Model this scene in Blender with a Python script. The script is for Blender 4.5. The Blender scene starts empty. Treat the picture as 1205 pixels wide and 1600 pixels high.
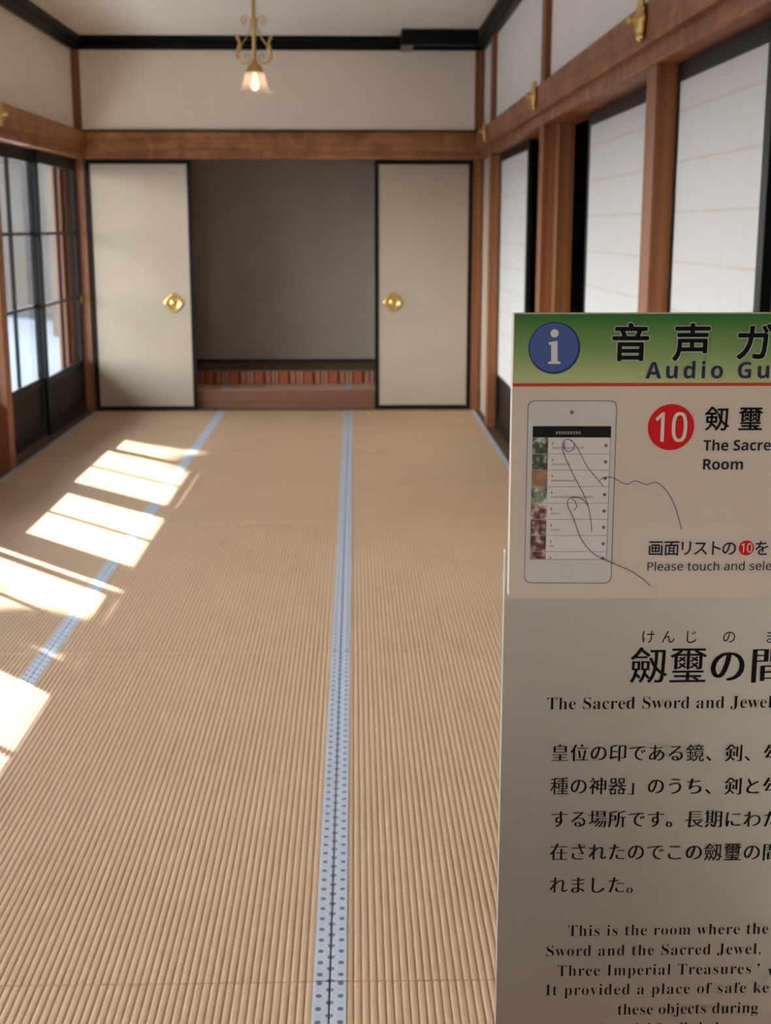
import bpy, bmesh, math, random
from mathutils import Vector, Matrix
random.seed(4)
sc = bpy.context.scene
COL = sc.collection
PI = math.pi

# ------------------------------------------------------------------ camera
FPX, PITCH, CAMH = 2040.0, math.radians(12.33), 1.355
YAW = math.atan(48 * math.cos(PITCH) / FPX)
FW = Vector((math.sin(YAW) * math.cos(PITCH), math.cos(YAW) * math.cos(PITCH), -math.sin(PITCH)))
RT = Vector((math.cos(YAW), -math.sin(YAW), 0))
UP = RT.cross(FW)
cam_data = bpy.data.cameras.new('camera')
cam = bpy.data.objects.new('camera', cam_data)
COL.objects.link(cam)
M = Matrix((RT, UP, -FW)).transposed().to_4x4()
M.translation = Vector((0, 0, CAMH))
cam.matrix_world = M
cam_data.sensor_fit = 'VERTICAL'
cam_data.sensor_height = 36.0
cam_data.sensor_width = 36.0 * 1205 / 1600
cam_data.lens = FPX / 1600 * 36.0
cam_data.clip_start = 0.05
cam_data.clip_end = 300
cam_data.dof.use_dof = True
cam_data.dof.focus_distance = 1.12
cam_data.dof.aperture_fstop = 14.0
sc.camera = cam

# ------------------------------------------------------------------ light and exposure
world = bpy.data.worlds.new('sky')
sc.world = world
world.use_nodes = True
wn = world.node_tree.nodes
wl = world.node_tree.links
bg = wn['Background']
tc = wn.new('ShaderNodeTexCoord')
sx = wn.new('ShaderNodeSeparateXYZ')
rm = wn.new('ShaderNodeValToRGB')
wl.new(tc.outputs['Generated'], sx.inputs[0])
wl.new(sx.outputs['Z'], rm.inputs[0])
rm.color_ramp.elements[0].position = 0.0
rm.color_ramp.elements[0].color = (1.0, 0.97, 0.93, 1)
rm.color_ramp.elements[1].position = 0.8
rm.color_ramp.elements[1].color = (0.62, 0.75, 1.0, 1)
wl.new(rm.outputs[0], bg.inputs['Color'])
bg.inputs['Strength'].default_value = 3.7

SUN_D = Vector((0.683 * math.cos(math.radians(27)), -0.731 * math.cos(math.radians(27)), -math.sin(math.radians(27))))
sun_data = bpy.data.lights.new('sun', 'SUN')
sun_data.energy = 7.0
sun_data.angle = math.radians(0.53)
sun_data.color = (1.0, 0.95, 0.87)
sun = bpy.data.objects.new('sun', sun_data)
COL.objects.link(sun)
sun.rotation_euler = SUN_D.to_track_quat('-Z', 'Y').to_euler()
sun.location = (-20, 25, 15)

sc.view_settings.view_transform = 'Standard'
sc.view_settings.look = 'None'
sc.view_settings.gamma = 1
sc.view_settings.use_curve_mapping = False
sc.view_settings.exposure = 2.0
sc.cycles.max_bounces = 14
sc.cycles.diffuse_bounces = 8
sc.cycles.glossy_bounces = 4
sc.cycles.transparent_max_bounces = 12
sc.cycles.caustics_reflective = False
sc.cycles.caustics_refractive = False

# ------------------------------------------------------------------ materials
def mat(name, color, rough=0.6, metal=0.0, spec=0.5, coat=0.0):
    m = bpy.data.materials.new(name)
    m.use_nodes = True
    b = m.node_tree.nodes['Principled BSDF']
    b.inputs['Base Color'].default_value = (*color, 1)
    b.inputs['Roughness'].default_value = rough
    b.inputs['Metallic'].default_value = metal
    b.inputs['Specular IOR Level'].default_value = spec
    b.inputs['Coat Weight'].default_value = coat
    return m

def nt(m):
    return m.node_tree.nodes, m.node_tree.links, m.node_tree.nodes['Principled BSDF']

def noise_mix(m, c0, c1, scale=(1, 1, 1), nscale=5.0, detail=4.0, p0=0.3, p1=0.7, bump=0.0):
    n, l, b = nt(m)
    t = n.new('ShaderNodeTexCoord')
    mp = n.new('ShaderNodeMapping')
    mp.inputs['Scale'].default_value = scale
    nz = n.new('ShaderNodeTexNoise')
    nz.inputs['Scale'].default_value = nscale
    nz.inputs['Detail'].default_value = detail
    r = n.new('ShaderNodeValToRGB')
    r.color_ramp.elements[0].position = p0
    r.color_ramp.elements[0].color = (*c0, 1)
    r.color_ramp.elements[1].position = p1
    r.color_ramp.elements[1].color = (*c1, 1)
    l.new(t.outputs['Object'], mp.inputs[0])
    l.new(mp.outputs[0], nz.inputs['Vector'])
    l.new(nz.outputs['Fac'], r.inputs[0])
    l.new(r.outputs[0], b.inputs['Base Color'])
    if bump:
        bp = n.new('ShaderNodeBump')
        bp.inputs['Strength'].default_value = bump
        bp.inputs['Distance'].default_value = 0.002
        l.new(nz.outputs['Fac'], bp.inputs['Height'])
        l.new(bp.outputs[0], b.inputs['Normal'])
    return m

def wood(name, c0, c1, axis, rough=0.45, stretch=14.0, blotch=None):
    """grain streaks that run along one axis, plus broad mottling"""
    m = mat(name, c0, rough, spec=0.4)
    n, l, b = nt(m)
    t = n.new('ShaderNodeTexCoord')
    mp = n.new('ShaderNodeMapping')
    s = [stretch * 4] * 3
    s[axis] = 0.5
    mp.inputs['Scale'].default_value = s
    nz = n.new('ShaderNodeTexNoise')
    nz.inputs['Scale'].default_value = 1.0
    nz.inputs['Detail'].default_value = 2
    nz.inputs['Distortion'].default_value = 0.3
    r = n.new('ShaderNodeValToRGB')
    r.color_ramp.elements[0].position = 0.3
    r.color_ramp.elements[0].color = (*c0, 1)
    r.color_ramp.elements[1].position = 0.7
    r.color_ramp.elements[1].color = (*c1, 1)
    l.new(t.outputs['Object'], mp.inputs[0])
    l.new(mp.outputs[0], nz.inputs['Vector'])
    l.new(nz.outputs['Fac'], r.inputs[0])
    out = r.outputs[0]
    if blotch:
        nz2 = n.new('ShaderNodeTexNoise')
        nz2.inputs['Scale'].default_value = 4.5
        nz2.inputs['Detail'].default_value = 3
        nz2.inputs['Distortion'].default_value = 1.4
        r2 = n.new('ShaderNodeValToRGB')
        r2.color_ramp.elements[0].position = 0.38
        r2.color_ramp.elements[0].color = (*blotch, 1)
        r2.color_ramp.elements[1].position = 0.62
        r2.color_ramp.elements[1].color = (1, 1, 1, 1)
        mx = n.new('ShaderNodeMix')
        mx.data_type = 'RGBA'
        mx.blend_type = 'MULTIPLY'
        mx.inputs['Factor'].default_value = 1.0
        l.new(t.outputs['Object'], nz2.inputs['Vector'])
        l.new(nz2.outputs['Fac'], r2.inputs[0])
        l.new(out, mx.inputs['A'])
        l.new(r2.outputs[0], mx.inputs['B'])
        out = mx.outputs['Result']
    l.new(out, b.inputs['Base Color'])
    return m

W0, W1 = (0.165, 0.052, 0.015), (0.30, 0.110, 0.036)
R0, R1 = (0.27, 0.098, 0.034), (0.48, 0.205, 0.080)
wood_x = wood('cypress along x', R0, R1, 0, blotch=(0.62, 0.55, 0.50))
wood_y = wood('cypress along y', R0, R1, 1, blotch=(0.62, 0.55, 0.50))
wood_z = wood('cypress upright', W0, W1, 2)
wood_dark = wood('dark corridor wood', (0.030, 0.018, 0.012), (0.05, 0.03, 0.02), 2, 0.6)
board_dark = wood('dark floor board', (0.10, 0.05, 0.025), (0.16, 0.08, 0.04), 1, 0.5)
koshi_brown = wood('dark brown panel wood', (0.020, 0.012, 0.009), (0.030, 0.016, 0.010), 2, 0.7)
plaster = noise_mix(mat('white wall plaster', (0.8, 0.77, 0.7), 0.85, spec=0.2), (0.82, 0.745, 0.635), (0.86, 0.785, 0.675), nscale=3)
plaster_lit = noise_mix(mat('wall plaster lit copy', (0.85, 0.84, 0.80), 0.85, spec=0.2), (0.85, 0.83, 0.78), (0.88, 0.865, 0.82), nscale=3)  # same plaster, paler and cooler to imitate window light on the right wall
paper = noise_mix(mat('fusuma paper', (0.8, 0.77, 0.7), 0.8, spec=0.25), (0.455, 0.385, 0.300), (0.485, 0.415, 0.33), nscale=4)
ceil_mat = noise_mix(mat('ceiling paper', (0.7, 0.66, 0.6), 0.85, spec=0.2), (0.68, 0.64, 0.58), (0.72, 0.68, 0.62), nscale=2)
grey_paper = noise_mix(mat('grey recess paper', (0.4, 0.36, 0.32), 0.8, spec=0.2), (0.41, 0.35, 0.295), (0.46, 0.395, 0.335), nscale=3)
lacquer = mat('black lacquer', (0.006, 0.007, 0.008), 0.38, spec=0.14)
reflection_grey = mat('painted floor reflection grey', (0.16, 0.14, 0.12), 0.5)  # grey stands in for floor light reflected in the black lacquer
gold = mat('gilt metal', (0.72, 0.50, 0.18), 0.32, 1.0)
brass = mat('aged brass', (0.60, 0.40, 0.15), 0.38, 1.0)
step_wood = wood('step board wood', (0.15, 0.060, 0.027), (0.23, 0.098, 0.045), 0)
ledge_cloth = noise_mix(mat('dark ledge cloth', (0.2, 0.14, 0.09), 0.9, spec=0.1), (0.17, 0.12, 0.075), (0.22, 0.16, 0.10), nscale=30)

def shoji_paper_mat():
    """white washi with sheet joints: thin darker overlaps in a grid"""
    m = mat('shoji paper', (0.78, 0.77, 0.74), 0.8, spec=0.25)
    n, l, b = nt(m)
    t = n.new('ShaderNodeTexCoord')
    sp = n.new('ShaderNodeSeparateXYZ')
    l.new(t.outputs['Object'], sp.inputs[0])
    def joint(axis, period, width, soft):
        a = n.new('ShaderNodeMath'); a.operation = 'DIVIDE'; a.inputs[1].default_value = period
        f = n.new('ShaderNodeMath'); f.operation = 'FRACT'
        c = n.new('ShaderNodeMath'); c.operation = 'SUBTRACT'; c.inputs[1].default_value = 0.5
        d = n.new('ShaderNodeMath'); d.operation = 'ABSOLUTE'
        e = n.new('ShaderNodeMapRange')
        e.inputs['From Min'].default_value = width / period
        e.inputs['From Max'].default_value = (width + soft) / period
        e.inputs['To Min'].default_value = 1
        e.inputs['To Max'].default_value = 0
        l.new(sp.outputs[axis], a.inputs[0]); l.new(a.outputs[0], f.inputs[0]); l.new(f.outputs[0], c.inputs[0])
        l.new(c.outputs[0], d.inputs[0]); l.new(d.outputs[0], e.inputs['Value'])
        return e.outputs[0]
    h = joint('Z', 0.147, 0.0015, 0.005)
    v = joint('Y', 0.20, 0.002, 0.012)
    nz = n.new('ShaderNodeTexNoise'); nz.inputs['Scale'].default_value = 6.0; nz.inputs['Detail'].default_value = 1
    l.new(t.outputs['Object'], nz.inputs['Vector'])
    hm = n.new('ShaderNodeMath'); hm.operation = 'MULTIPLY'
    l.new(h, hm.inputs[0]); l.new(nz.outputs['Fac'], hm.inputs[1])
    vm = n.new('ShaderNodeMath'); vm.operation = 'MULTIPLY'; vm.inputs[1].default_value = 0.22
    l.new(v, vm.inputs[0])
    mx1 = n.new('ShaderNodeMix'); mx1.data_type = 'RGBA'
    mx1.inputs['A'].default_value = (0.58, 0.585, 0.58, 1); mx1.inputs['B'].default_value = (0.50, 0.505, 0.50, 1)
    l.new(vm.outputs[0], mx1.inputs['Factor'])
    mx2 = n.new('ShaderNodeMix'); mx2.data_type = 'RGBA'
    mx2.inputs['B'].default_value = (0.48, 0.415, 0.33, 1)
    l.new(hm.outputs[0], mx2.inputs['Factor']); l.new(mx1.outputs['Result'], mx2.inputs['A'])
    l.new(mx2.outputs['Result'], b.inputs['Base Color'])
    return m
shoji_paper = shoji_paper_mat()

def tatami_mat_material():
    m = mat('woven rush', (0.43, 0.29, 0.18), 0.62, spec=0.35)
    n, l, b = nt(m)
    t = n.new('ShaderNodeTexCoord')
    oi = n.new('ShaderNodeObjectInfo')
    mp = n.new('ShaderNodeMapping'); mp.inputs['Scale'].default_value = (60, 500, 1)
    nz = n.new('ShaderNodeTexNoise'); nz.inputs['Scale'].default_value = 1.0; nz.inputs['Detail'].default_value = 3
    n2 = n.new('ShaderNodeTexNoise'); n2.inputs['Scale'].default_value = 2.2; n2.inputs['Detail'].default_value = 3
    r = n.new('ShaderNodeValToRGB')
    r.color_ramp.elements[0].position = 0.25; r.color_ramp.elements[0].color = (0.56, 0.375, 0.225, 1)
    r.color_ramp.elements[1].position = 0.75; r.color_ramp.elements[1].color = (0.72, 0.50, 0.315, 1)
    r2 = n.new('ShaderNodeValToRGB')
    r2.color_ramp.elements[0].position = 0.3; r2.color_ramp.elements[0].color = (0.93, 0.92, 0.90, 1)
    r2.color_ramp.elements[1].position = 0.7; r2.color_ramp.elements[1].color = (1, 1, 1, 1)
    mx = n.new('ShaderNodeMix'); mx.data_type = 'RGBA'; mx.blend_type = 'MULTIPLY'; mx.inputs['Factor'].default_value = 1
    l.new(t.outputs['Object'], mp.inputs[0]); l.new(mp.outputs[0], nz.inputs['Vector'])
    l.new(t.outputs['Object'], n2.inputs['Vector'])
    l.new(nz.outputs['Fac'], r.inputs[0]); l.new(n2.outputs['Fac'], r2.inputs[0])
    l.new(r.outputs[0], mx.inputs['A']); l.new(r2.outputs[0], mx.inputs['B'])
    l.new(mx.outputs['Result'], b.inputs['Base Color'])
    bp = n.new('ShaderNodeBump'); bp.inputs['Strength'].default_value = 0.35; bp.inputs['Distance'].default_value = 0.001
    l.new(nz.outputs['Fac'], bp.inputs['Height']); l.new(bp.outputs[0], b.inputs['Normal'])
    return m
rush = tatami_mat_material()

def heri_material():
    """pale blue-grey brocade: grey oval crests every 4 cm along the band inside a faint diamond lattice.
    Uses the band's own UV: u across (0 outer, 1 at the mat edge), v metres along."""
    m = mat('tatami border brocade', (0.5, 0.56, 0.65), 0.55, spec=0.4)
    n, l, b = nt(m)
    uv = n.new('ShaderNodeUVMap')
    sp = n.new('ShaderNodeSeparateXYZ')
    l.new(uv.outputs[0], sp.inputs[0])
    def math_(op, a, bb=None):
        k = n.new('ShaderNodeMath'); k.operation = op
        for i, x in enumerate((a, bb)):
            if x is None: continue
            if isinstance(x, (int, float)): k.inputs[i].default_value = x
            else: l.new(x, k.inputs[i])
        return k.outputs[0]
    def crest(cu, shift, ru, rv):
        du = math_('DIVIDE', math_('SUBTRACT', sp.outputs[0], cu), ru)
        fv = math_('SUBTRACT', math_('FRACT', math_('ADD', math_('DIVIDE', sp.outputs[1], 0.04), shift)), 0.5)
        dv = math_('DIVIDE', fv, rv)
        d = math_('ADD', math_('MULTIPLY', du, du), math_('MULTIPLY', dv, dv))
        mr = n.new('ShaderNodeMapRange')
        mr.inputs['From Min'].default_value = 0.75; mr.inputs['From Max'].default_value = 1.15
        mr.inputs['To Min'].default_value = 1; mr.inputs['To Max'].default_value = 0
        l.new(d, mr.inputs['Value'])
        return mr.outputs[0]
    c = math_('MAXIMUM', crest(0.36, 0.0, 0.21, 0.165), crest(1.0, 0.5, 0.19, 0.165))
    # diamond lattice
    tri = math_('ABSOLUTE', math_('SUBTRACT', math_('FRACT', math_('DIVIDE', sp.outputs[1], 0.04)), 0.5))
    u2 = math_('ABSOLUTE', math_('SUBTRACT', sp.outputs[0], 0.36))
    dd = math_('ABSOLUTE', math_('SUBTRACT', math_('ADD', math_('MULTIPLY', tri, 1.25), u2), 0.62))
    mr = n.new('ShaderNodeMapRange')
    mr.inputs['From Min'].default_value = 0.03; mr.inputs['From Max'].default_value = 0.07
    mr.inputs['To Min'].default_value = 0.5; mr.inputs['To Max'].default_value = 0
    l.new(dd, mr.inputs['Value'])
    mx1 = n.new('ShaderNodeMix'); mx1.data_type = 'RGBA'
    mx1.inputs['A'].default_value = (0.56, 0.625, 0.72, 1); mx1.inputs['B'].default_value = (0.34, 0.39, 0.46, 1)
    l.new(mr.outputs[0], mx1.inputs['Factor'])
    mx2 = n.new('ShaderNodeMix'); mx2.data_type = 'RGBA'
    mx2.inputs['B'].default_value = (0.13, 0.155, 0.18, 1)
    l.new(c, mx2.inputs['Factor']); l.new(mx1.outputs['Result'], mx2.inputs['A'])
    l.new(mx2.outputs['Result'], b.inputs['Base Color'])
    return m
heri = heri_material()

def brocade_material():
    """woven stripe cloth on the platform front: brick bands between thin dark and pale stripes"""
    m = mat('striped brocade', (0.3, 0.1, 0.05), 0.7, spec=0.2)
    n, l, b = nt(m)
    t = n.new('ShaderNodeTexCoord')
    sp = n.new('ShaderNodeSeparateXYZ')
    dv = n.new('ShaderNodeMath'); dv.operation = 'DIVIDE'; dv.inputs[1].default_value = 0.194
    fr = n.new('ShaderNodeMath'); fr.operation = 'FRACT'
    r = n.new('ShaderNodeValToRGB')
    r.color_ramp.interpolation = 'CONSTANT'
    D, B, P, L = (0.025, 0.007, 0.007), (0.33, 0.085, 0.04), (0.36, 0.13, 0.075), (0.46, 0.25, 0.17)
    stops = [(0, D), (0.09, P), (0.30, D), (0.36, L), (0.43, D), (0.48, P), (0.53, L), (0.58, D), (0.64, B)]
    el = r.color_ramp.elements
    el[0].position, el[0].color = 0, (*D, 1)
    el[1].position, el[1].color = stops[1][0], (*stops[1][1], 1)
    for pz, cc in stops[2:]:
        e = el.new(pz); e.color = (*cc, 1)
    l.new(t.outputs['Object'], sp.inputs[0]); l.new(sp.outputs['X'], dv.inputs[0])
    l.new(dv.outputs[0], fr.inputs[0]); l.new(fr.outputs[0], r.inputs[0])
    l.new(r.outputs[0], b.inputs['Base Color'])
    return m
brocade = brocade_material()

def glass_material():
    m = bpy.data.materials.new('window glass')
    m.use_nodes = True
    n, l = m.node_tree.nodes, m.node_tree.links
    n.clear()
    o = n.new('ShaderNodeOutputMaterial')
    tr = n.new('ShaderNodeBsdfTransparent'); tr.inputs[0].default_value = (0.93, 0.95, 0.95, 1)
    gl = n.new('ShaderNodeBsdfGlossy'); gl.inputs['Roughness'].default_value = 0.02
    lw = n.new('ShaderNodeLayerWeight'); lw.inputs['Blend'].default_value = 0.5
    pw = n.new('ShaderNodeMath'); pw.operation = 'POWER'; pw.inputs[1].default_value = 5.0
    fr = n.new('ShaderNodeMath'); fr.operation = 'MULTIPLY_ADD'; fr.inputs[1].default_value = 0.6; fr.inputs[2].default_value = 0.03
    l.new(lw.outputs['Facing'], pw.inputs[0]); l.new(pw.outputs[0], fr.inputs[0])
    mx = n.new('ShaderNodeMixShader')
    l.new(fr.outputs[0], mx.inputs[0]); l.new(tr.outputs[0], mx.inputs[1]); l.new(gl.outputs[0], mx.inputs[2])
    l.new(mx.outputs[0], o.inputs[0])
    return m
glass = glass_material()

def frosted_material():
    m = bpy.data.materials.new('frosted pink glass')
    m.use_nodes = True
    n, l = m.node_tree.nodes, m.node_tree.links
    n.clear()
    o = n.new('ShaderNodeOutputMaterial')
    tl = n.new('ShaderNodeBsdfTranslucent'); tl.inputs[0].default_value = (0.95, 0.78, 0.70, 1)
    df = n.new('ShaderNodeBsdfDiffuse'); df.inputs[0].default_value = (0.9, 0.76, 0.68, 1)
    tp = n.new('ShaderNodeBsdfTransparent'); tp.inputs[0].default_value = (1, 0.95, 0.9, 1)
    m1 = n.new('ShaderNodeMixShader'); m1.inputs[0].default_value = 0.5
    m2 = n.new('ShaderNodeMixShader'); m2.inputs[0].default_value = 0.30
    l.new(tl.outputs[0], m1.inputs[1]); l.new(df.outputs[0], m1.inputs[2])
    l.new(m1.outputs[0], m2.inputs[1]); l.new(tp.outputs[0], m2.inputs[2])
    l.new(m2.outputs[0], o.inputs[0])
    return m
frosted = frosted_material()

def emit_material(name, color, strength):
    m = bpy.data.materials.new(name)
    m.use_nodes = True
    n, l = m.node_tree.nodes, m.node_tree.links
    n.clear()
    o = n.new('ShaderNodeOutputMaterial')
    e = n.new('ShaderNodeEmission'); e.inputs[0].default_value = (*color, 1); e.inputs[1].default_value = strength
    l.new(e.outputs[0], o.inputs[0])
    return m
bulb_glow = emit_material('glowing bulb', (1.0, 0.80, 0.50), 2.2)

gravel_bounce = noise_mix(mat('bounce gravel', (0.7, 0.7, 0.68), 0.9, spec=0.1), (0.58, 0.57, 0.55), (0.70, 0.69, 0.66), nscale=40, detail=6)
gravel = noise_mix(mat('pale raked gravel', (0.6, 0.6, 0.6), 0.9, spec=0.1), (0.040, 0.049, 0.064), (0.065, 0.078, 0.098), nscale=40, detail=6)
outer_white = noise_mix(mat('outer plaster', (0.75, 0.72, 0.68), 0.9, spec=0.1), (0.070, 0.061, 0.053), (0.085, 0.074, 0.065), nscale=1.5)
roof_tile = mat('dark roof', (0.06, 0.055, 0.05), 0.7)

# ------------------------------------------------------------------ mesh helpers
def new():
    return bmesh.new()

def box(bm, x0, x1, y0, y1, z0, z1, bevel=0.0):
    vs = [bm.verts.new(p) for p in ((x0, y0, z0), (x1, y0, z0), (x1, y1, z0), (x0, y1, z0), (x0, y0, z1), (x1, y0, z1), (x1, y1, z1), (x0, y1, z1))]
    fs = [bm.faces.new([vs[i] for i in f]) for f in ((3, 2, 1, 0), (4, 5, 6, 7), (0, 1, 5, 4), (1, 2, 6, 5), (2, 3, 7, 6), (3, 0, 4, 7))]
    if bevel:
        es = list({e for f in fs for e in f.edges})
        bmesh.ops.bevel(bm, geom=es, offset=bevel, segments=2, affect='EDGES', profile=0.6)
    return bm

def bx(*a, **k):
    return box(new(), *a, **k)

def tube(bm, pts, rad, seg=10, caps=True):
    pts = [Vector(p) for p in pts]
    rads = rad if isinstance(rad, (list, tuple)) else [rad] * len(pts)
    rings = []
    nrm = None
    for i, p in enumerate(pts):
        t = (pts[min(i + 1, len(pts) - 1)] - pts[max(i - 1, 0)]).normalized()
        if nrm is None:
            nrm = t.orthogonal().normalized()
        else:
            nrm = (nrm - t * nrm.dot(t)).normalized()
        bn = t.cross(nrm)
        rings.append([bm.verts.new(p + (nrm * math.cos(a) + bn * math.sin(a)) * rads[i]) for a in (2 * PI * k / seg for k in range(seg))])
    for a, b in zip(rings, rings[1:]):
        for k in range(seg):
            bm.faces.new((a[k], a[(k + 1) % seg], b[(k + 1) % seg], b[k]))
    if caps:
        bm.faces.new(rings[0][::-1]); bm.faces.new(rings[-1])
    return bm

def lathe(bm, prof, center, axis='Z', seg=32, ripple=None):
    """prof: list of (radius, height); ripple(i, angle) -> radius factor"""
    c = Vector(center)
    rings = []
    for i, (r, hh) in enumerate(prof):
        ring = []
        for k in range(seg):
            a = 2 * PI * k / seg
            rr = r * (ripple(i, a) if ripple else 1)
            u, v = rr * math.cos(a), rr * math.sin(a)
            p = {'Z': Vector((u, v, hh)), 'Y': Vector((u, hh, v)), 'X': Vector((hh, u, v))}[axis]
            ring.append(bm.verts.new(c + p))
        rings.append(ring)
    for a, b in zip(rings, rings[1:]):
        for k in range(seg):
            bm.faces.new((a[k], a[(k + 1) % seg], b[(k + 1) % seg], b[k]))
    return rings

ORIGIN = {}
def obj(name, bm, m, parent=None, smooth=False):
    if isinstance(bm, bmesh.types.BMesh):
        bmesh.ops.recalc_face_normals(bm, faces=bm.faces)
        me = bpy.data.meshes.new(name)
        bm.to_mesh(me); bm.free()
    else:
        me = bm
    if parent is not None:
        off = ORIGIN[parent.name]
    else:
        xs = [v.co for v in me.vertices]
        lo = Vector([min(c[i] for c in xs) for i in range(3)]); hi = Vector([max(c[i] for c in xs) for i in range(3)])
        off = Vector(((lo.x + hi.x) / 2, (lo.y + hi.y) / 2, lo.z))
    me.transform(Matrix.Translation(-off))
    if m is not None:
        me.materials.append(m)
    if smooth:
        for p in me.polygons: p.use_smooth = True
    o = bpy.data.objects.new(name, me)
    COL.objects.link(o)
    if parent is not None:
        o.parent = parent
    else:
        o.location = off
    ORIGIN[o.name] = off
    return o

def thing(name, loc, label=None, cat=None, group=None, kind=None):
    o = bpy.data.objects.new(name, None)
    o.empty_display_size = 0.1
    COL.objects.link(o)
    o.location = loc
    ORIGIN[o.name] = Vector(loc)
    return tag(o, label, cat, group, kind)

def tag(o, label=None, cat=None, group=None, kind=None):
    if label: o['label'] = label
    if cat: o['category'] = cat
    if group: o['group'] = group
    if kind: o['kind'] = kind
    return o

def struct(name, bm, m, label=None, cat=None):
    return tag(obj(name, bm, m), label, cat, None, 'structure')

# ------------------------------------------------------------------ room numbers (metres; the camera stands at x = 0, y = 0)
XL, XR, YB = -1.958, 0.907, 9.8        # room faces: left posts, right posts, back wall
YR = -1.7                              # wall behind the viewer
ZC = 2.67                              # ceiling
ZN0, ZN1 = 1.889, 2.023                # nageshi rail
ZK = 1.833                             # underside of the kamoi
SEAM_L, SEAM_C = -1.003, -0.052        # tatami joints
HW = 0.955

# ------------------------------------------------------------------ floor, ceiling, walls
fl = new()
box(fl, XL - 0.3, XR + 1.5, 0.25, 11.2, -0.20, -0.036)
struct('floor', fl, board_dark, 'dark wooden subfloor under the tatami mats', 'floor')
struct('floor_hall', bx(XL - 0.3, XR + 1.5, YR - 0.2, 0.248, -0.20, 0.0), board_dark, 'dark wooden hall floor behind the viewer', 'floor')
struct('ceiling', bx(XL - 0.3, XR + 0.3, YR - 0.2, YB + 0.2, ZC, ZC + 0.12), ceil_mat, 'plain pale ceiling', 'ceiling')
struct('wall_back', bx(XL - 0.07, XR + 0.03, YB, YB + 0.09, ZN1, ZC), plaster, 'white plaster wall band above the sliding doors of the back wall', 'wall')
struct('wall_left', bx(XL - 0.12, XL - 0.055, YR, YB, ZN1, ZC), plaster, 'white plaster wall band above the glass doors on the left', 'wall')
struct('wall_right', bx(XR + 0.03, XR + 0.10, YR, YB, ZN1, ZC), plaster_lit, 'white plaster wall band above the paper doors on the right', 'wall')
struct('wall_rear', bx(-1.30, -0.70, YR - 0.10, YR, 1.9, ZC), plaster, 'white wall band over the doorway behind the viewer', 'wall')
struct('wall_rear_left', bx(XL - 0.14, -1.30, YR - 0.10, YR, 0.0, ZC), plaster, 'white wall left of the doorway behind the viewer', 'wall')
struct('wall_rear_right', bx(-0.70, XR + 1.5, YR - 0.10, YR, 0.0, ZC), plaster, 'white wall right of the doorway behind the viewer', 'wall')
struct('wall_hall_left', bx(XL - 0.12, XL - 0.03, YR, 0.20, 0.0, ZK), plaster, 'white wall of the hall left of the viewer', 'wall')
struct('wall_hall_right', bx(XR + 0.03, XR + 0.09, YR, 1.68, 0.0, ZK), plaster, 'white wall of the hall right of the viewer', 'wall')
struct('wall_right_end', bx(XR + 0.035, XR + 0.10, 9.085, YB, 0.0, ZK + 0.01), paper, 'narrow white plaster strip in the far right corner', 'wall')

# the recess behind the back doors
rc = new()
box(rc, XL - 0.02, XR + 0.05, 11.0, 11.08, 0.0, 2.4)
struct('wall_recess', rc, grey_paper, 'grey papered back wall of the recess', 'wall')
rs = new(); box(rs, XL - 0.10, XL - 0.02, 9.86, 11.08, 0, 2.4)
struct('wall_recess_left', rs, grey_paper)
rs = new(); box(rs, XR + 0.05, XR + 0.13, 9.86, 11.08, 0, 2.4)
struct('wall_recess_right', rs, grey_paper)
struct('ceiling_recess', bx(XL - 0.02, XR + 0.05, 9.89, 11.0, 2.3, 2.38), grey_paper)
struct('baseboard_recess', bx(XL - 0.02, XR + 0.05, 10.975, 11.0, 0.25, 0.268), lacquer)

# ------------------------------------------------------------------ exposed timber: nageshi, kamoi, posts, sills, crown moulding
def profile_x(bm, x0, x1, poly):   # poly of (y, z)
    a = [bm.verts.new((x0, y, z)) for y, z in poly]; b = [bm.verts.new((x1, y, z)) for y, z in poly]
    k = len(poly)
    bm.faces.new(a); bm.faces.new(b[::-1])
    for i in range(k): bm.faces.new((a[i], a[(i + 1) % k], b[(i + 1) % k], b[i]))
    return bm
def profile_y(bm, y0, y1, poly):   # poly of (x, z)
    a = [bm.verts.new((x, y0, z)) for x, z in poly]; b = [bm.verts.new((x, y1, z)) for x, z in poly]
    k = len(poly)
    bm.faces.new(a); bm.faces.new(b[::-1])
    for i in range(k): bm.faces.new((a[i], a[(i + 1) % k], b[(i + 1) % k], b[i]))
    return bm
tn = [0]
def trim(bm, m, label=None, cat='beam'):
    tn[0] += 1
    return struct('trim_%d' % tn[0], bm, m, label, cat if label else None)

NAG = 0.028
trim(profile_x(new(), XL, XR, [(YB + 0.02, ZN0), (YB - NAG, ZN0), (YB - NAG, ZN1 - 0.012), (YB - NAG + 0.012, ZN1), (YB + 0.02, ZN1)]), wood_x, 'brown wooden rail across the back wall above the doors')
trim(bx(XL, XR, YB - 0.012, YB + 0.11, ZK, ZN0), wood_x, 'lighter grooved lintel under the rail of the back wall')
trim(bx(XL, XR, YB - 0.016, YB + 0.0, ZN1, ZN1 + 0.012), lacquer)  # black strip stands in for the shaded gap above the rail
trim(profile_y(new(), YR, YB - NAG, [(XL - 0.06, ZN0), (XL + NAG, ZN0), (XL + NAG, ZN1 - 0.012), (XL + NAG - 0.012, ZN1), (XL - 0.06, ZN1)]), wood_y, 'brown wooden rail along the left wall above the glass doors')
trim(bx(XL - 0.14, XL + 0.008, YR, YB - 0.012, ZK, ZN0), wood_y, 'grooved lintel over the left glass doors')
trim(profile_y(new(), YR, YB - NAG, [(XR + 0.05, ZN0), (XR - NAG, ZN0), (XR - NAG, ZN1 - 0.012), (XR - NAG + 0.012, ZN1), (XR + 0.05, ZN1)]), wood_y, 'brown wooden rail along the right wall with gilt nail covers')
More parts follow.
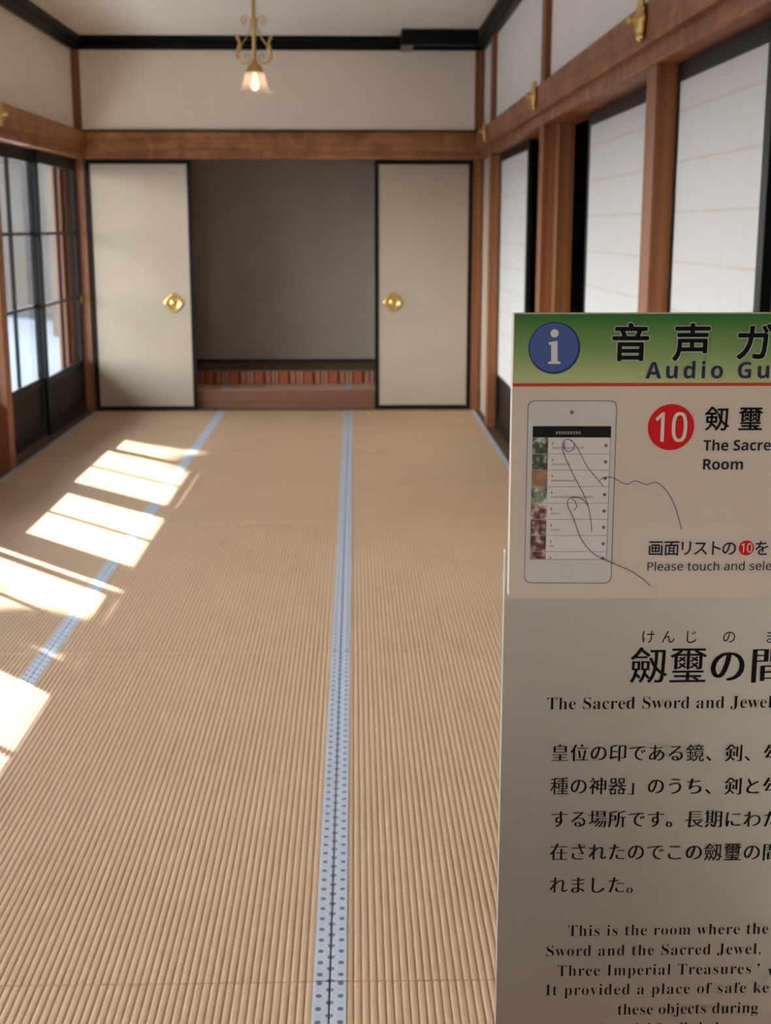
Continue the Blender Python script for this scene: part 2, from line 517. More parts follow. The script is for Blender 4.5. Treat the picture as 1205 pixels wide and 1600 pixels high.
trim(bx(XR - 0.006, XR + 0.16, YR, YB - 0.012, ZK, ZN0), wood_y, 'grooved lintel over the right paper doors')
# sills at floor level
trim(bx(XL - 0.17, XL - 0.003, YR, YB + 0.05, -0.15, 0.0), board_dark, 'brown sill under the left glass doors', 'sill')
trim(bx(XR + 0.003, XR + 0.22, YR, YB + 0.05, -0.15, 0.0), board_dark, 'brown sill under the right paper doors', 'sill')
trim(bx(XL, XR, YB - 0.002, YB + 0.06, -0.03, 0.003), board_dark, 'threshold under the back doors', 'sill')
# crown moulding, black lacquer, stepped section
def crown_poly(s0, d):
    return [(s0, ZC - 0.088), (s0 + d * 0.030, ZC - 0.088), (s0 + d * 0.030, ZC - 0.066), (s0 + d * 0.052, ZC - 0.060),
            (s0 + d * 0.052, ZC - 0.030), (s0 + d * 0.085, ZC - 0.022), (s0 + d * 0.085, ZC - 0.002), (s0, ZC - 0.002)]
trim(profile_x(new(), XL - 0.05, XR + 0.03, crown_poly(YB, -1)), lacquer, 'black lacquered crown moulding along the back wall', 'moulding')
trim(profile_y(new(), YR, YB, crown_poly(XL - 0.055, 1)), lacquer, 'black lacquered crown moulding along the left wall', 'moulding')
trim(profile_y(new(), YR, YB, crown_poly(XR + 0.03, -1)), lacquer, 'black lacquered crown moulding along the right wall', 'moulding')
# the open box frame that hangs below the ceiling in the far right corner
hb = thing('ceiling_box_frame', (0.62, 9.53, ZC - 0.095), 'black lacquered box frame under the ceiling in the far right corner', 'frame')
obj('front_beam', bx(0.325, XR - 0.06, 9.36, 9.40, ZC - 0.105, ZC - 0.005), lacquer, hb)
sb = obj('side_beam', bx(0.325, 0.41, 9.40, YB - 0.088, ZC - 0.105, ZC - 0.005), lacquer, hb)
tag(obj('underside', bx(0.33, 0.408, 9.37, YB - 0.09, ZC - 0.108, ZC - 0.1045), reflection_grey, sb), 'lacquered underside of the beam end, floor reflection painted grey')

# posts
pn = [0]
def post(x0, x1, y0, y1, z0=0.0, z1=ZC - 0.086, label=None):
    pn[0] += 1
    o = struct('pillar_%d' % pn[0], bx(x0, x1, y0, y1, z0, z1, bevel=0.004), wood_z, label, 'post')
    return o
post(XL - 0.07, XL + 0.004, YB - 0.008, YB + 0.11, label='wooden post in the far left corner of the room')
post(XR - 0.038, XR + 0.03, YB - 0.008, YB + 0.11, label='wooden post in the far right corner of the room')
LP = [7.40, 5.02, 2.64, 0.26]
for i, y in enumerate(LP):
    post(XL - 0.12, XL + 0.002, y - 0.06, y + 0.06,
         label=['wooden post between the left glass doors at the picture edge', 'second wooden post of the left wall from the back',
                'third wooden post of the left wall from the back', 'fourth wooden post of the left wall from the back'][i])
RP = [(8.94, 9.075, 'wooden post beside the narrow plaster strip on the right'), (6.50, 6.63, 'wooden post in the middle of the right wall with jamb beside it'),
      (4.09, 4.22, 'wooden post of the right wall nearest the sign'), (1.68, 1.81, 'wooden post of the right wall beside the viewer')]
for y0, y1, lab in RP:
    post(XR, XR + 0.062 if y0 > 7 else XR + 0.075, y0, y1, label=lab)
post(XR + 0.059, XR + 0.14, 6.40, 6.498, z1=ZK, label='inner jamb beside the middle post of the right wall')

# corridor beyond the right doors
co = new()
box(co, XR + 1.3, XR + 1.36, YR, YB + 0.05, -0.15, 2.5)
struct('wall_corridor', co, wood_dark, 'dark wooden corridor wall beyond the right doors', 'wall')
struct('wall_corridor_end', bx(XR + 0.08, XR + 1.3, YB, YB + 0.06, -0.15, 2.5), wood_dark)
struct('ceiling_corridor', bx(XR + 0.10, XR + 1.36, YR, YB + 0.06, 2.5, 2.56), wood_dark)
struct('floor_corridor', bx(XR + 0.22, XR + 1.3, YR, YB, -0.035, -0.002), wood_dark)

# ------------------------------------------------------------------ outside the left doors
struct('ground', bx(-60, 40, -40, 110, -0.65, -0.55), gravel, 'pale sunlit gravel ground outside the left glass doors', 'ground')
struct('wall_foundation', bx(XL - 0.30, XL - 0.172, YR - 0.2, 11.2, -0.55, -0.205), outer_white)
struct('ground_bounce_strip', bx(-3.9, XL - 0.31, -8, 14, -0.56, -0.52), gravel_bounce, 'bounce gravel strip, unseen, added to bounce sun into the room', 'ground')  # added out of view to bounce sunlight onto ceiling and upper walls
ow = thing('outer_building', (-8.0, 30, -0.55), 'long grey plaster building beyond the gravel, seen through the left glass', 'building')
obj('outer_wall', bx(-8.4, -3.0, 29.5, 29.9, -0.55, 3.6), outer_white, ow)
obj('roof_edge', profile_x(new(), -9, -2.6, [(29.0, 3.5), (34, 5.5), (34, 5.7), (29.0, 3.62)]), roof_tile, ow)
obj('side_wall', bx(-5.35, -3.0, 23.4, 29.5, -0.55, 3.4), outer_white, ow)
# eave of this house: shades all but the lowest panes
ev = profile_y(new(), YR - 2, 12.5, [(-4.05, 2.345), (-4.05, 2.42), (XL - 0.12, 3.2), (XL - 0.12, 3.05)])
struct('roof_eave', ev, roof_tile, 'eave over the veranda outside the left doors', 'roof')
struct('roof_slab', bx(XL - 0.3, XR + 1.6, YR - 0.3, 11.3, 3.05, 3.2), roof_tile)
struct('roof_sky_block', bx(XL - 0.3, XR + 1.6, -5.2, YR - 0.3, 2.5, 2.6), roof_tile, 'unseen deep eave added behind the viewer to block sky light', 'roof')  # added out of view to cut sky light through the rear doorway
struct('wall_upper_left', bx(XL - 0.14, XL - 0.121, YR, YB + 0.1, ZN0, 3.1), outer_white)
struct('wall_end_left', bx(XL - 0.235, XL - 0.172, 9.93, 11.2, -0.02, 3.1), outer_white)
post(XL - 0.255, XL - 0.19, 9.86, 9.925, z0=-0.55, z1=3.0, label='reddish outside post seen through the far left glass door')

pine = thing('shadow_pine', (-7.6, 13.4, -0.55), 'unseen clipped pine added in the garden for its shadows on the mats', 'tree')  # out of view, added to cast the garden shadows across the sun patches
pine_bark = wood('pine bark', (0.05, 0.03, 0.02), (0.09, 0.055, 0.035), 2, 0.9)
needles = noise_mix(mat('pine needles', (0.03, 0.07, 0.025), 0.8, spec=0.1), (0.02, 0.05, 0.018), (0.05, 0.10, 0.04), nscale=12)
b = new()
tube(b, [(-7.6, 13.4, -0.55), (-7.7, 13.3, 1.0), (-7.5, 13.5, 2.4), (-7.6, 13.4, 3.6), (-7.5, 13.3, 6.1)], [0.15, 0.13, 0.10, 0.07, 0.03])
tube(b, [(-7.6, 13.4, 3.4), (-7.5, 14.4, 3.9), (-7.45, 15.2, 4.5)], [0.07, 0.05, 0.03])
tube(b, [(-7.6, 13.4, 3.2), (-7.5, 12.2, 3.8), (-7.4, 11.25, 4.5)], [0.07, 0.05, 0.03])
obj('trunk', b, pine_bark, pine, True)
PADS = [(-7.4, 15.32, 4.64, 0.36, 0.42, 0.36), (-7.4, 14.66, 5.02, 0.3, 0.36, 0.36), (-7.45, 11.16, 4.74, 0.20, 0.135, 0.24), (-7.5, 13.3, 6.2, 0.55, 0.5, 0.28)]  # pads placed and shaped to shade chosen glass panes
for cx, cy, cz, rx, ry, rz in PADS:
    b = new()
    bmesh.ops.create_icosphere(b, subdivisions=4, radius=1.0)
    for v in b.verts:
        k = 1 + random.uniform(-0.10, 0.10)
        v.co = Vector((cx + v.co.x * rx * k, cy + v.co.y * ry * k, cz + v.co.z * rz * k * (1.0 if v.co.z > 0 else 0.6)))
    obj('needle_pad', b, needles, pine)

# ------------------------------------------------------------------ tatami mats
T = 0.036
def make_tatami(name, w, length, nrib, cat_label):
    t = thing(name, (0, 0, 0), cat_label, 'tatami mat')
    hw, hl = w / 2 - 0.0008, length / 2 - 0.0012
    bw = 0.029
    bm = new()
    # ribbed woven face, real grooves running the length of the mat
    a0, a1 = -hw + bw - 0.001, hw - bw + 0.001
    step = (a1 - a0) / nrib
    shape = [(0.0, -0.0034), (0.07, -0.0014), (0.22, -0.0003), (0.5, 0.0), (0.78, -0.0003), (0.93, -0.0014)]
    xs = []
    for i in range(nrib):
        for u, z in shape: xs.append((a0 + (i + u) * step, z))
    xs.append((a1, -0.0034))
    f = [bm.verts.new((x, -hl, z)) for x, z in xs]; g = [bm.verts.new((x, hl, z)) for x, z in xs]
    for i in range(len(xs) - 1): bm.faces.new((f[i], f[i + 1], g[i + 1], g[i]))
    # body
    lo = [bm.verts.new(p) for p in ((a0, -hl, -T + 0.001), (a1, -hl, -T + 0.001), (a1, hl, -T + 0.001), (a0, hl, -T + 0.001))]
    bm.faces.new(lo[::-1])
    bm.faces.new([lo[0], lo[1]] + f[::-1]); bm.faces.new([lo[2], lo[3]] + g)
    bm.faces.new((lo[3], lo[0], f[0], g[0])); bm.faces.new((lo[1], lo[2], g[-1], f[-1]))
    obj('woven_face', bm, rush, t)
    for s in (-1, 1):
        b = new()
        uvl = b.loops.layers.uv.new('UVMap')
        xo, xi = s * hw, s * (hw - bw)
        pr = [(xo, -T + 0.001), (xo, -0.0012), (xo - s * 0.0015, 0.0006), (xi + s * 0.001, 0.0009), (xi, -0.0015)]
        ua = [1.02, 1.01, 0.96, 0.0, -0.02]
        p = [b.verts.new((x, -hl, z)) for x, z in pr]; q = [b.verts.new((x, hl, z)) for x, z in pr]
        for i in range(len(pr) - 1):
            fc = b.faces.new((p[i], p[i + 1], q[i + 1], q[i]))
            for lp, (uu, vv) in zip(fc.loops, ((ua[i], 0), (ua[i + 1], 0), (ua[i + 1], 2 * hl), (ua[i], 2 * hl))):
                lp[uvl].uv = (uu, vv)
        obj('edge_binding', b, heri, t)
    return t
def copy_tree(o, parent=None):
    c = o.copy(); COL.objects.link(c)
    if parent: c.parent = parent
    for ch in list(o.children): copy_tree(ch, c)
    return c
GT = 'tatami mats of the room floor'
proto = None
cols = [(SEAM_L - HW / 2, 'left column beside the glass doors'), (SEAM_C - HW / 2, 'middle column between the two border lines'), (SEAM_C + HW / 2, 'right column along the paper doors')]
rows = ['against the back doors', 'second from the back doors', 'third from the back doors', 'fourth from the back doors, with the camera side edge', 'nearest the viewer, fifth from the back doors']
rows = ['at the back doors', 'second from the back', 'third from the back', 'fourth from the back', 'nearest the viewer']
for r in range(5):
    for cx, cl in cols:
        if proto is None:
            proto = make_tatami('tatami_mat', HW - 0.0015, 1.908, 62, 'x'); o = proto
        else:
            o = copy_tree(proto)
        o.location = (cx, YB - 0.003 - 1.909 * (r + 0.5), 0)
        tag(o, 'tan tatami mat in the %s, %s' % (cl, rows[r]), 'tatami mat', GT)
# the mats on the step of the recess
sproto = None
for cx, cl in ((SEAM_L - HW / 2, 'left, behind the left sliding door'), (SEAM_C - HW / 2, 'middle, in the open gap'), (SEAM_C + HW / 2, 'right, behind the right sliding door')):
    if sproto is None:
        sproto = make_tatami('tatami_mat', HW, 0.355, 62, 'x'); o = sproto
    else:
        o = copy_tree(sproto)
    o.location = (cx, 10.073, 0.1455)
    tag(o, 'short tatami mat on the recess step, %s' % cl, 'tatami mat', 'short mats on the recess step')

# ------------------------------------------------------------------ recess step and striped platform
st = thing('recess_step', (-0.53, 10.0, 0), 'low brown wooden step in the recess carrying short mats', 'step')
obj('front_board', bx(XL - 0.015, XR + 0.045, 9.905, 9.95, 0.003, 0.1065), step_wood, st)
obj('edge_strip', bx(XL - 0.015, XR + 0.045, 9.878, 9.892, 0.088, 0.145), step_wood, st)
obj('riser', bx(XL - 0.015, XR + 0.045, 9.885, 9.905, 0.003, 0.088), step_wood, st)
obj('tread', bx(XL - 0.015, XR + 0.045, 9.905, 10.25, 0.1065, 0.1075), step_wood, st)
pf = thing('recess_platform', (-0.53, 10.62, 0), 'raised platform in the recess with a red striped cloth front', 'platform')
obj('body', bx(XL - 0.015, XR + 0.045, 10.262, 10.97, 0.005, 0.246), step_wood, pf)
tag(obj('striped_cloth', bx(XL - 0.015, XR + 0.045, 10.255, 10.262, 0.108, 0.246), brocade, pf), 'red and beige striped cloth')
tag(obj('cover', bx(XL - 0.015, XR + 0.045, 10.252, 10.972, 0.246, 0.25), ledge_cloth, pf), 'dark brown cover')

# ------------------------------------------------------------------ back sliding doors (fusuma)
dn = [0]
def fusuma(x0, x1, y, label, handle_x):
    dn[0] += 1
    d = thing('door_%d' % dn[0], ((x0 + x1) / 2, y, 0.004), label, 'sliding door', None, 'structure')
    z0, z1, fw, dp = 0.006, ZK - 0.004, 0.031, 0.028
    obj('paper_panel', bx(x0 + fw - 0.004, x1 - fw + 0.004, y + 0.006, y + dp - 0.006, z0 + fw - 0.004, z1 - fw + 0.004), paper, d)
    obj('stile', bx(x0, x0 + fw, y, y + dp, z0, z1, bevel=0.003), lacquer, d)
    obj('stile', bx(x1 - fw, x1, y, y + dp, z0, z1, bevel=0.003), lacquer, d)
    obj('rail', bx(x0 + fw, x1 - fw, y + 0.001, y + dp, z0, z0 + fw * 0.85, bevel=0.003), lacquer, d)
    obj('rail', bx(x0 + fw, x1 - fw, y + 0.001, y + dp, z1 - fw, z1, bevel=0.003), lacquer, d)
    # gilt flower-shaped recessed pull: lobed rim, dished ring, domed middle
    b = new()
    lob = lambda i, a: 1 + (0.085 * math.cos(4 * a) + 0.02 * math.cos(8 * a) if i < 4 else 0)
    r = lathe(b, [(0.0655, 0.006), (0.067, 0.0), (0.062, -0.006), (0.047, -0.005), (0.040, 0.001), (0.034, 0.0035), (0.022, 0.004), (0.018, 0.0), (0.008, -0.003), (0.001, -0.0035)],
              (handle_x, y + 0.002, 0.803), 'Y', 48, lob)
    b.faces.new(r[-1])
    obj('door_pull', b, gold, d, True)
    return d
fusuma(-1.949, -1.189, YB + 0.012, 'left white paper sliding door of the back wall, black frame', -1.345)
fusuma(0.146, 0.868, YB + 0.044, 'right white paper sliding door of the back wall, black frame', 0.282)

# ------------------------------------------------------------------ left glass doors
def glass_door(y0, y1, x, label):
    dn[0] += 1
    d = thing('door_%d' % dn[0], (x, (y0 + y1) / 2, 0.002), label, 'glass door', None, 'structure')
    dp, sw = 0.030, 0.052
    z0, z1 = 0.003, ZK - 0.001
    xa, xb = x - dp / 2, x + dp / 2
    zg, zt = 0.388, 1.752
    obj('stile', bx(xa, xb, y0, y0 + sw, z0, z1, bevel=0.003), lacquer, d)
    obj('stile', bx(xa, xb, y1 - sw, y1, z0, z1, bevel=0.003), lacquer, d)
    obj('bottom_rail', bx(xa, xb, y0 + sw, y1 - sw, z0, 0.085, bevel=0.003), lacquer, d)
    obj('middle_rail', bx(xa, xb, y0 + sw, y1 - sw, zg - 0.055, zg, bevel=0.003), lacquer, d)
    obj('top_rail', bx(xa, xb, y0 + sw, y1 - sw, zt, z1, bevel=0.003), lacquer, d)
    pnl = obj('kick_panel', bx(x - 0.006, x + 0.006, y0 + sw, y1 - sw, 0.085, zg - 0.055), koshi_brown, d)
    tag(pnl, 'dark brown wooden panel')
    ym = (y0 + y1) / 2
    b = new()
    for s in (-1, 1): pass
    obj('upright_bar', bx(x - 0.009, x + 0.012, ym - 0.010, ym + 0.010, zg, zt), lacquer, d)
    for zz in (0.852, 1.310):
        obj('cross_bar', bx(x - 0.008, x + 0.010, y0 + sw, y1 - sw, zz - 0.010, zz + 0.010), lacquer, d)
    g = new()
    box(g, x - 0.0015, x + 0.0005, y0 + sw - 0.004, y1 - sw + 0.004, zg - 0.004, zt + 0.004)
    obj('glass_pane', g, glass, d)
    return d
XA, XB = XL - 0.075, XL - 0.109
d1 = glass_door(8.60, 9.785, XA, 'far left glass door, black frame, next to the corner')
glass_door(7.463, 8.648, XB, 'second glass door from the far left corner, at the picture edge')
b = new()
tube(b, [(XA + 0.02, 9.755, 0.80), (XA + 0.02, 9.755, 0.86)], 0.008)
tag(obj('pull', b, gold, d1, True), 'small gilt pull')
spans = [(6.31, 7.335, XA), (5.083, 6.025, XB), (3.92, 4.955, XA), (2.703, 3.95, XB), (1.50, 2.578, XA), (0.323, 1.53, XB)]
for i, (a, c, xx) in enumerate(spans):
    glass_door(a, c, xx, '%s glass door from the far left corner' % ['third', 'fourth', 'fifth', 'sixth', 'seventh', 'eighth', 'ninth', 'tenth'][i])
struct('pillar_mullion', bx(XB - 0.012, XB + 0.05, 6.095, 6.305, 0.003, ZK), lacquer)

# ------------------------------------------------------------------ right paper doors (shoji)
def shoji(y0, y1, x, label, sw=0.05):
    dn[0] += 1
    d = thing('door_%d' % dn[0], (x, (y0 + y1) / 2, 0.002), label, 'paper door', None, 'structure')
    dp = 0.028
    xa, xb = x, x + dp
    z0, z1 = 0.003, ZK - 0.001
    obj('stile', bx(xa, xb, y0, y0 + sw, z0, z1, bevel=0.003), lacquer, d)
    obj('stile', bx(xa, xb, y1 - 0.03, y1, z0, z1, bevel=0.003), lacquer, d)
    obj('top_rail', bx(xa, xb, y0 + sw, y1 - 0.03, z1 - 0.055, z1, bevel=0.003), lacquer, d)
    obj('bottom_rail', bx(xa, xb, y0 + sw, y1 - 0.03, z0, 0.06, bevel=0.003), lacquer, d)
    obj('middle_rail', bx(xa, xb, y0 + sw, y1 - 0.03, 0.34, 0.366, bevel=0.003), lacquer, d)
    tag(obj('kick_panel', bx(xa + 0.008, xb - 0.008, y0 + sw, y1 - 0.03, 0.06, 0.34), lacquer, d), 'black lower panel')
    obj('paper_panel', bx(xa + 0.004, xb - 0.004, y0 + sw - 0.003, y1 - 0.027, 0.362, z1 - 0.052), shoji_paper, d)
    return d
shoji(7.53, 8.965, XR + 0.066, 'far right paper door with black lower panel beside the plaster strip')
shoji(4.60, 5.84, XR + 0.105, 'white paper door between the two larger posts of the right wall', 0.04)
shoji(3.15, 4.088, XR + 0.064, 'nearest white paper door behind the sign, black edge stile', 0.05)

# ------------------------------------------------------------------ gilt nail covers on the rails
def nail_cover(x, y, z, s, label):
    t = thing('nail_cover', (x, y, z), label, 'nail cover', 'gilt nail covers on the wall rails')
    b = new()
    petal = lambda i, a: 1 + (0.13 * math.cos(6 * a) if i in (1, 2, 3) else 0)
    r = lathe(b, [(0.030, 0.0), (0.043, s * 0.004), (0.044, s * 0.014), (0.034, s * 0.024), (0.018, s * 0.026), (0.0135, s * 0.022)], (x, y, z), 'X', 48, petal)
    b.faces.new(r[-1])
    obj('rosette', b, gold, t, True)
    b = new()
    r = lathe(b, [(0.012, s * 0.020), (0.015, s * 0.027), (0.009, s * 0.032), (0.0085, s * 0.040), (0.0135, s * 0.044), (0.011, s * 0.052), (0.002, s * 0.054)], (x, y, z), 'X', 20)
    b.faces.new(r[-1])
    obj('boss', b, gold, t, True)
    for dz in (-1, 1):
        b = new()
        for k in (-1, 0, 1):
            c0 = Vector((x + s * 0.004, y + k * 0.010, z + dz * 0.030)); c1 = Vector((x + s * 0.012, y + k * 0.022, z + dz * (0.052 if k else 0.060))); c2 = Vector((x + s * 0.004, y + k * 0.027, z + dz * (0.060 if k else 0.070)))
            tube(b, [c0, (c0 + c1) / 2 + Vector((s * 0.005, 0, 0)), c1, c2], [0.006, 0.009, 0.0075, 0.002], 8)
        obj('leaf_spray', b, gold, t, True)
    return t
nail_cover(XR - NAG, 9.02, 1.975, -1, 'small gilt nail cover on the right rail farthest back in the corner')
nail_cover(XR - NAG, 6.565, 1.970, -1, 'gilt nail cover on the right rail over the middle post')
nail_cover(XR - NAG, 4.155, 1.966, -1, 'largest gilt nail cover on the right rail, over the nearest post')
nail_cover(XL + NAG, 7.42, 1.955, 1, 'gilt nail cover on the left rail cut by the picture edge')

# ------------------------------------------------------------------ pendant lamp
LX, LY = -0.478, 6.6
lamp = thing('pendant_lamp', (LX, LY, ZC), 'brass pendant lamp with scrolls and a lit frosted bell shade', 'lamp')
b = new()
r = lathe(b, [(0.001, 0.0), (0.055, 0.0), (0.052, -0.012), (0.03, -0.022), (0.010, -0.030), (0.006, -0.05)], (LX, LY, ZC), 'Z', 32)
obj('ceiling_rose', b, brass, lamp, True)
b = new()
tube(b, [(LX, LY, ZC - 0.04), (LX, LY, 2.124)], 0.0095, 14)
for zz in (2.415, 2.32, 2.13):
    lathe(b, [(0.009, -0.012), (0.014, -0.006), (0.014, 0.006), (0.009, 0.012)], (LX, LY, zz), 'Z', 16)
obj('stem', b, brass, lamp, True)
def spiral(cx, cz, r0, r1, a0, a1, n=26):
    return [(cx + (r0 + (r1 - r0) * k / n) * math.cos(a0 + (a1 - a0) * k / n), cz + (r0 + (r1 - r0) * k / n) * math.sin(a0 + (a1 - a0) * k / n)) for k in range(n + 1)]
def smooth_path(pts, n=8):
    out = []
    P = [Vector(p) for p in pts]
    for i in range(len(P) - 1):
        p0, p1, p2, p3 = P[max(i - 1, 0)], P[i], P[i + 1], P[min(i + 2, len(P) - 1)]
        for k in range(n):
            t = k / n
            out.append(0.5 * ((2 * p1) + (p2 - p0) * t + (2 * p0 - 5 * p1 + 4 * p2 - p3) * t * t + (3 * p1 - p0 - 3 * p2 + p3) * t ** 3))
    out.append(P[-1])
    return out
# scroll drawn in its own plane: u outward from the stem, z up (metres)
SC = [(0.040, 2.300), (0.050, 2.312), (0.060, 2.303), (0.057, 2.287), (0.046, 2.286), (0.036, 2.302), (0.040, 2.322), (0.026, 2.332), (0.014, 2.316),
      (0.012, 2.290), (0.024, 2.262), (0.046, 2.232), (0.070, 2.205), (0.079, 2.180), (0.074, 2.155), (0.056, 2.140), (0.034, 2.142),
      (0.022, 2.158), (0.030, 2.176), (0.044, 2.172), (0.042, 2.160), (0.034, 2.162)]
SC2 = [(0.047, 2.311), (0.040, 2.316), (0.037, 2.307), (0.044, 2.298), (0.055, 2.301), (0.058, 2.315), (0.048, 2.328), (0.032, 2.328), (0.018, 2.312),
       (0.013, 2.290), (0.024, 2.262), (0.046, 2.230), (0.070, 2.203), (0.080, 2.178), (0.074, 2.154), (0.056, 2.140), (0.034, 2.142),
       (0.022, 2.158), (0.030, 2.176), (0.044, 2.172), (0.043, 2.161), (0.035, 2.162)]
for k, ang in enumerate((0.12, PI + 0.12)):
    ca, sa = math.cos(ang), math.sin(ang)
    b = new()
    tube(b, [(LX + u * ca, LY + u * sa, z) for u, z in [(p[0], 2.122 + (p[1] - 2.140) * 1.133) for p in smooth_path([(u, z) for u, z in SC2])]], 0.0032, 8)
    arm = obj('scroll_arm', b, brass, lamp, True)
    b = new()
    leaf = smooth_path([(0.078, 2.140), (0.080, 2.165), (0.070, 2.195), (0.072, 2.222), (0.086, 2.250)])
    n = len(leaf)
    tube(b, [(LX + p[0] * ca, LY + p[0] * sa, p[1]) for p in leaf], [0.003 + 0.008 * math.sin(PI * (0.15 + 0.8 * i / n)) ** 1 * (0.75 + 0.35 * math.cos(14 * i / n)) for i in range(n)], 8)
    obj('acanthus_leaf', b, gold, arm, True)
b = new()
r = lathe(b, [(0.010, 2.128), (0.017, 2.122), (0.029, 2.113), (0.036, 2.099), (0.039, 2.086), (0.039, 2.078), (0.032, 2.074)], (LX, LY, 0), 'Z', 32)
obj('cap', b, brass, lamp, True)
b = new()
prof = [(0.034, 2.081), (0.046, 2.077), (0.050, 2.066), (0.0525, 2.050), (0.056, 2.032), (0.061, 2.017), (0.070, 2.004), (0.083, 1.996), (0.093, 1.992)]
def ruffle(i, a):
    return 1 + max(0, i - 3) * 0.013 * math.cos(8 * a)
rings = lathe(b, prof, (LX, LY, 0), 'Z', 96, ruffle)
for i in range(5, len(rings)):
    for k, v in enumerate(rings[i]):
        v.co.z -= (i - 4) * 0.0014 * (1 + math.cos(8 * 2 * PI * k / 96))
obj('lamp_shade', b, frosted, lamp, True)
b = new()
r = lathe(b, [(0.001, 1.997), (0.011, 2.000), (0.0175, 2.012), (0.0175, 2.028), (0.012, 2.045), (0.009, 2.06), (0.009, 2.075)], (LX, LY, 0), 'Z', 24)
tag(obj('bulb', b, bulb_glow, lamp, True), 'glowing bulb')

# ------------------------------------------------------------------ signs: printed card and metal board
YCARD, YPAN = 0.990, 1.003
CAMP = Vector((0, 0, CAMH))
def on(px, py, Y):
    d = FW * FPX + RT * (px - 602.5) - UP * (py - 800)
    return CAMP + d * (Y / d.y)
ink = mat('black ink', (0.006, 0.006, 0.007), 0.7, spec=0.08)
navy = mat('dark blue ink', (0.020, 0.028, 0.075), 0.7, spec=0.08)
navy2 = mat('near black blue ink', (0.015, 0.018, 0.030), 0.7, spec=0.08)
white_ink = mat('white ink', (0.5600, 0.5280, 0.4960), 0.7, spec=0.08)
pale_ink = mat('pale outline ink', (0.4125, 0.4350, 0.3750), 0.7, spec=0.08)
red_ink = mat('red ink', (0.5100, 0.0136, 0.0136), 0.7, spec=0.08)
line_red = mat('vermilion ink', (0.4340, 0.0527, 0.0186), 0.7, spec=0.08)
icon_blue = mat('icon blue', (0.0580, 0.0986, 0.2668), 0.7, spec=0.08)
icon_dark = mat('icon rim blue', (0.0180, 0.0360, 0.1200), 0.7, spec=0.08)
pen_ink = mat('drawing line ink', (0.09, 0.09, 0.14), 0.7, spec=0.08)
card_white = mat('card white', (0.50, 0.435, 0.375), 0.5, spec=0.15)
phone_grey = mat('phone picture grey', (0.4752, 0.4680, 0.4536), 0.7, spec=0.08)
phone_line = mat('phone outline grey', (0.16, 0.15, 0.15), 0.7, spec=0.08)
scr_white = mat('screen rows', (0.5472, 0.5244, 0.5016), 0.7, spec=0.08)
scr_shade = mat('screen row line', (0.3600, 0.3440, 0.3280), 0.7, spec=0.08)
scr_edge = mat('screen gaps', (0.3200, 0.3040, 0.2880), 0.7, spec=0.08)
scr_black = mat('screen header black', (0.012, 0.012, 0.015), 0.7, spec=0.08)
small_grey = mat('small print grey', (0.16, 0.15, 0.15), 0.7, spec=0.08)
def banner_material():
    m = mat('green printed banner', (0.1, 0.3, 0.08), 0.5, spec=0.15)
    n, l, bb = nt(m)
    t = n.new('ShaderNodeTexCoord')
    s = n.new('ShaderNodeSeparateXYZ')
    r = n.new('ShaderNodeValToRGB')
    r.color_ramp.elements[0].position = 0.0; r.color_ramp.elements[0].color = (0.38, 0.42, 0.21, 1)
    r.color_ramp.elements[1].position = 1.0; r.color_ramp.elements[1].color = (0.022, 0.125, 0.022, 1)
    e = r.color_ramp.elements.new(0.45); e.color = (0.17, 0.27, 0.095, 1)
    l.new(t.outputs['Generated'], s.inputs[0]); l.new(s.outputs['Z'], r.inputs[0]); l.new(r.outputs[0], bb.inputs['Base Color'])
    return m
banner_green = banner_material()
def steel_material():
    m = mat('satin metal plate', (0.52, 0.51, 0.48), 0.36, 1.0)
    n, l, bb = nt(m)
    t = n.new('ShaderNodeTexCoord')
    nz = n.new('ShaderNodeTexNoise'); nz.inputs['Scale'].default_value = 900; nz.inputs['Detail'].default_value = 2
    bp = n.new('ShaderNodeBump'); bp.inputs['Strength'].default_value = 0.12; bp.inputs['Distance'].default_value = 0.0005
    l.new(t.outputs['Object'], nz.inputs['Vector']); l.new(nz.outputs['Fac'], bp.inputs['Height']); l.new(bp.outputs[0], bb.inputs['Normal'])
    return m
steel = steel_material()
def thumb_mat(name, c0, c1, c2, sc_=160):
    m = mat(name, c0, 0.5)
    n, l, bb = nt(m)
    t = n.new('ShaderNodeTexCoord')
    nz = n.new('ShaderNodeTexNoise'); nz.inputs['Scale'].default_value = sc_; nz.inputs['Detail'].default_value = 4
    r = n.new('ShaderNodeValToRGB')
    r.color_ramp.elements[0].position = 0.35; r.color_ramp.elements[0].color = (*c0, 1)
    r.color_ramp.elements[1].position = 0.65; r.color_ramp.elements[1].color = (*c2, 1)
    e = r.color_ramp.elements.new(0.5); e.color = (*c1, 1)
    l.new(t.outputs['Object'], nz.inputs['Vector']); l.new(nz.outputs['Fac'], r.inputs[0]); l.new(r.outputs[0], bb.inputs['Base Color'])
    return m

def plate(bm, poly, y0, y1):
    """closed outline of (x, z) given a depth from y0 (front) to y1 (back)"""
    a = [bm.verts.new((x, y0, z)) for x, z in poly]; c = [bm.verts.new((x, y1, z)) for x, z in poly]
    k = len(poly)
    bm.faces.new(a); bm.faces.new(c[::-1])
    for i in range(k): bm.faces.new((a[i], a[(i + 1) % k], c[(i + 1) % k], c[i]))
    return bm
def rounded(quad, rad, n=8):
    """round the corners of a quad of (x, z)"""
    out = []
    k = len(quad)
    rr = rad if isinstance(rad, (list, tuple)) else [rad] * k
    for i in range(k):
        p = Vector(quad[i]); a = (Vector(quad[i - 1]) - p).normalized(); c = (Vector(quad[(i + 1) % k]) - p).normalized()
        q = p + a * rr[i]; s = p + c * rr[i]
        for j in range(n + 1):
            t = j / n
            out.append(tuple(q * (1 - t) ** 2 + p * 2 * t * (1 - t) + s * t * t))
    return out
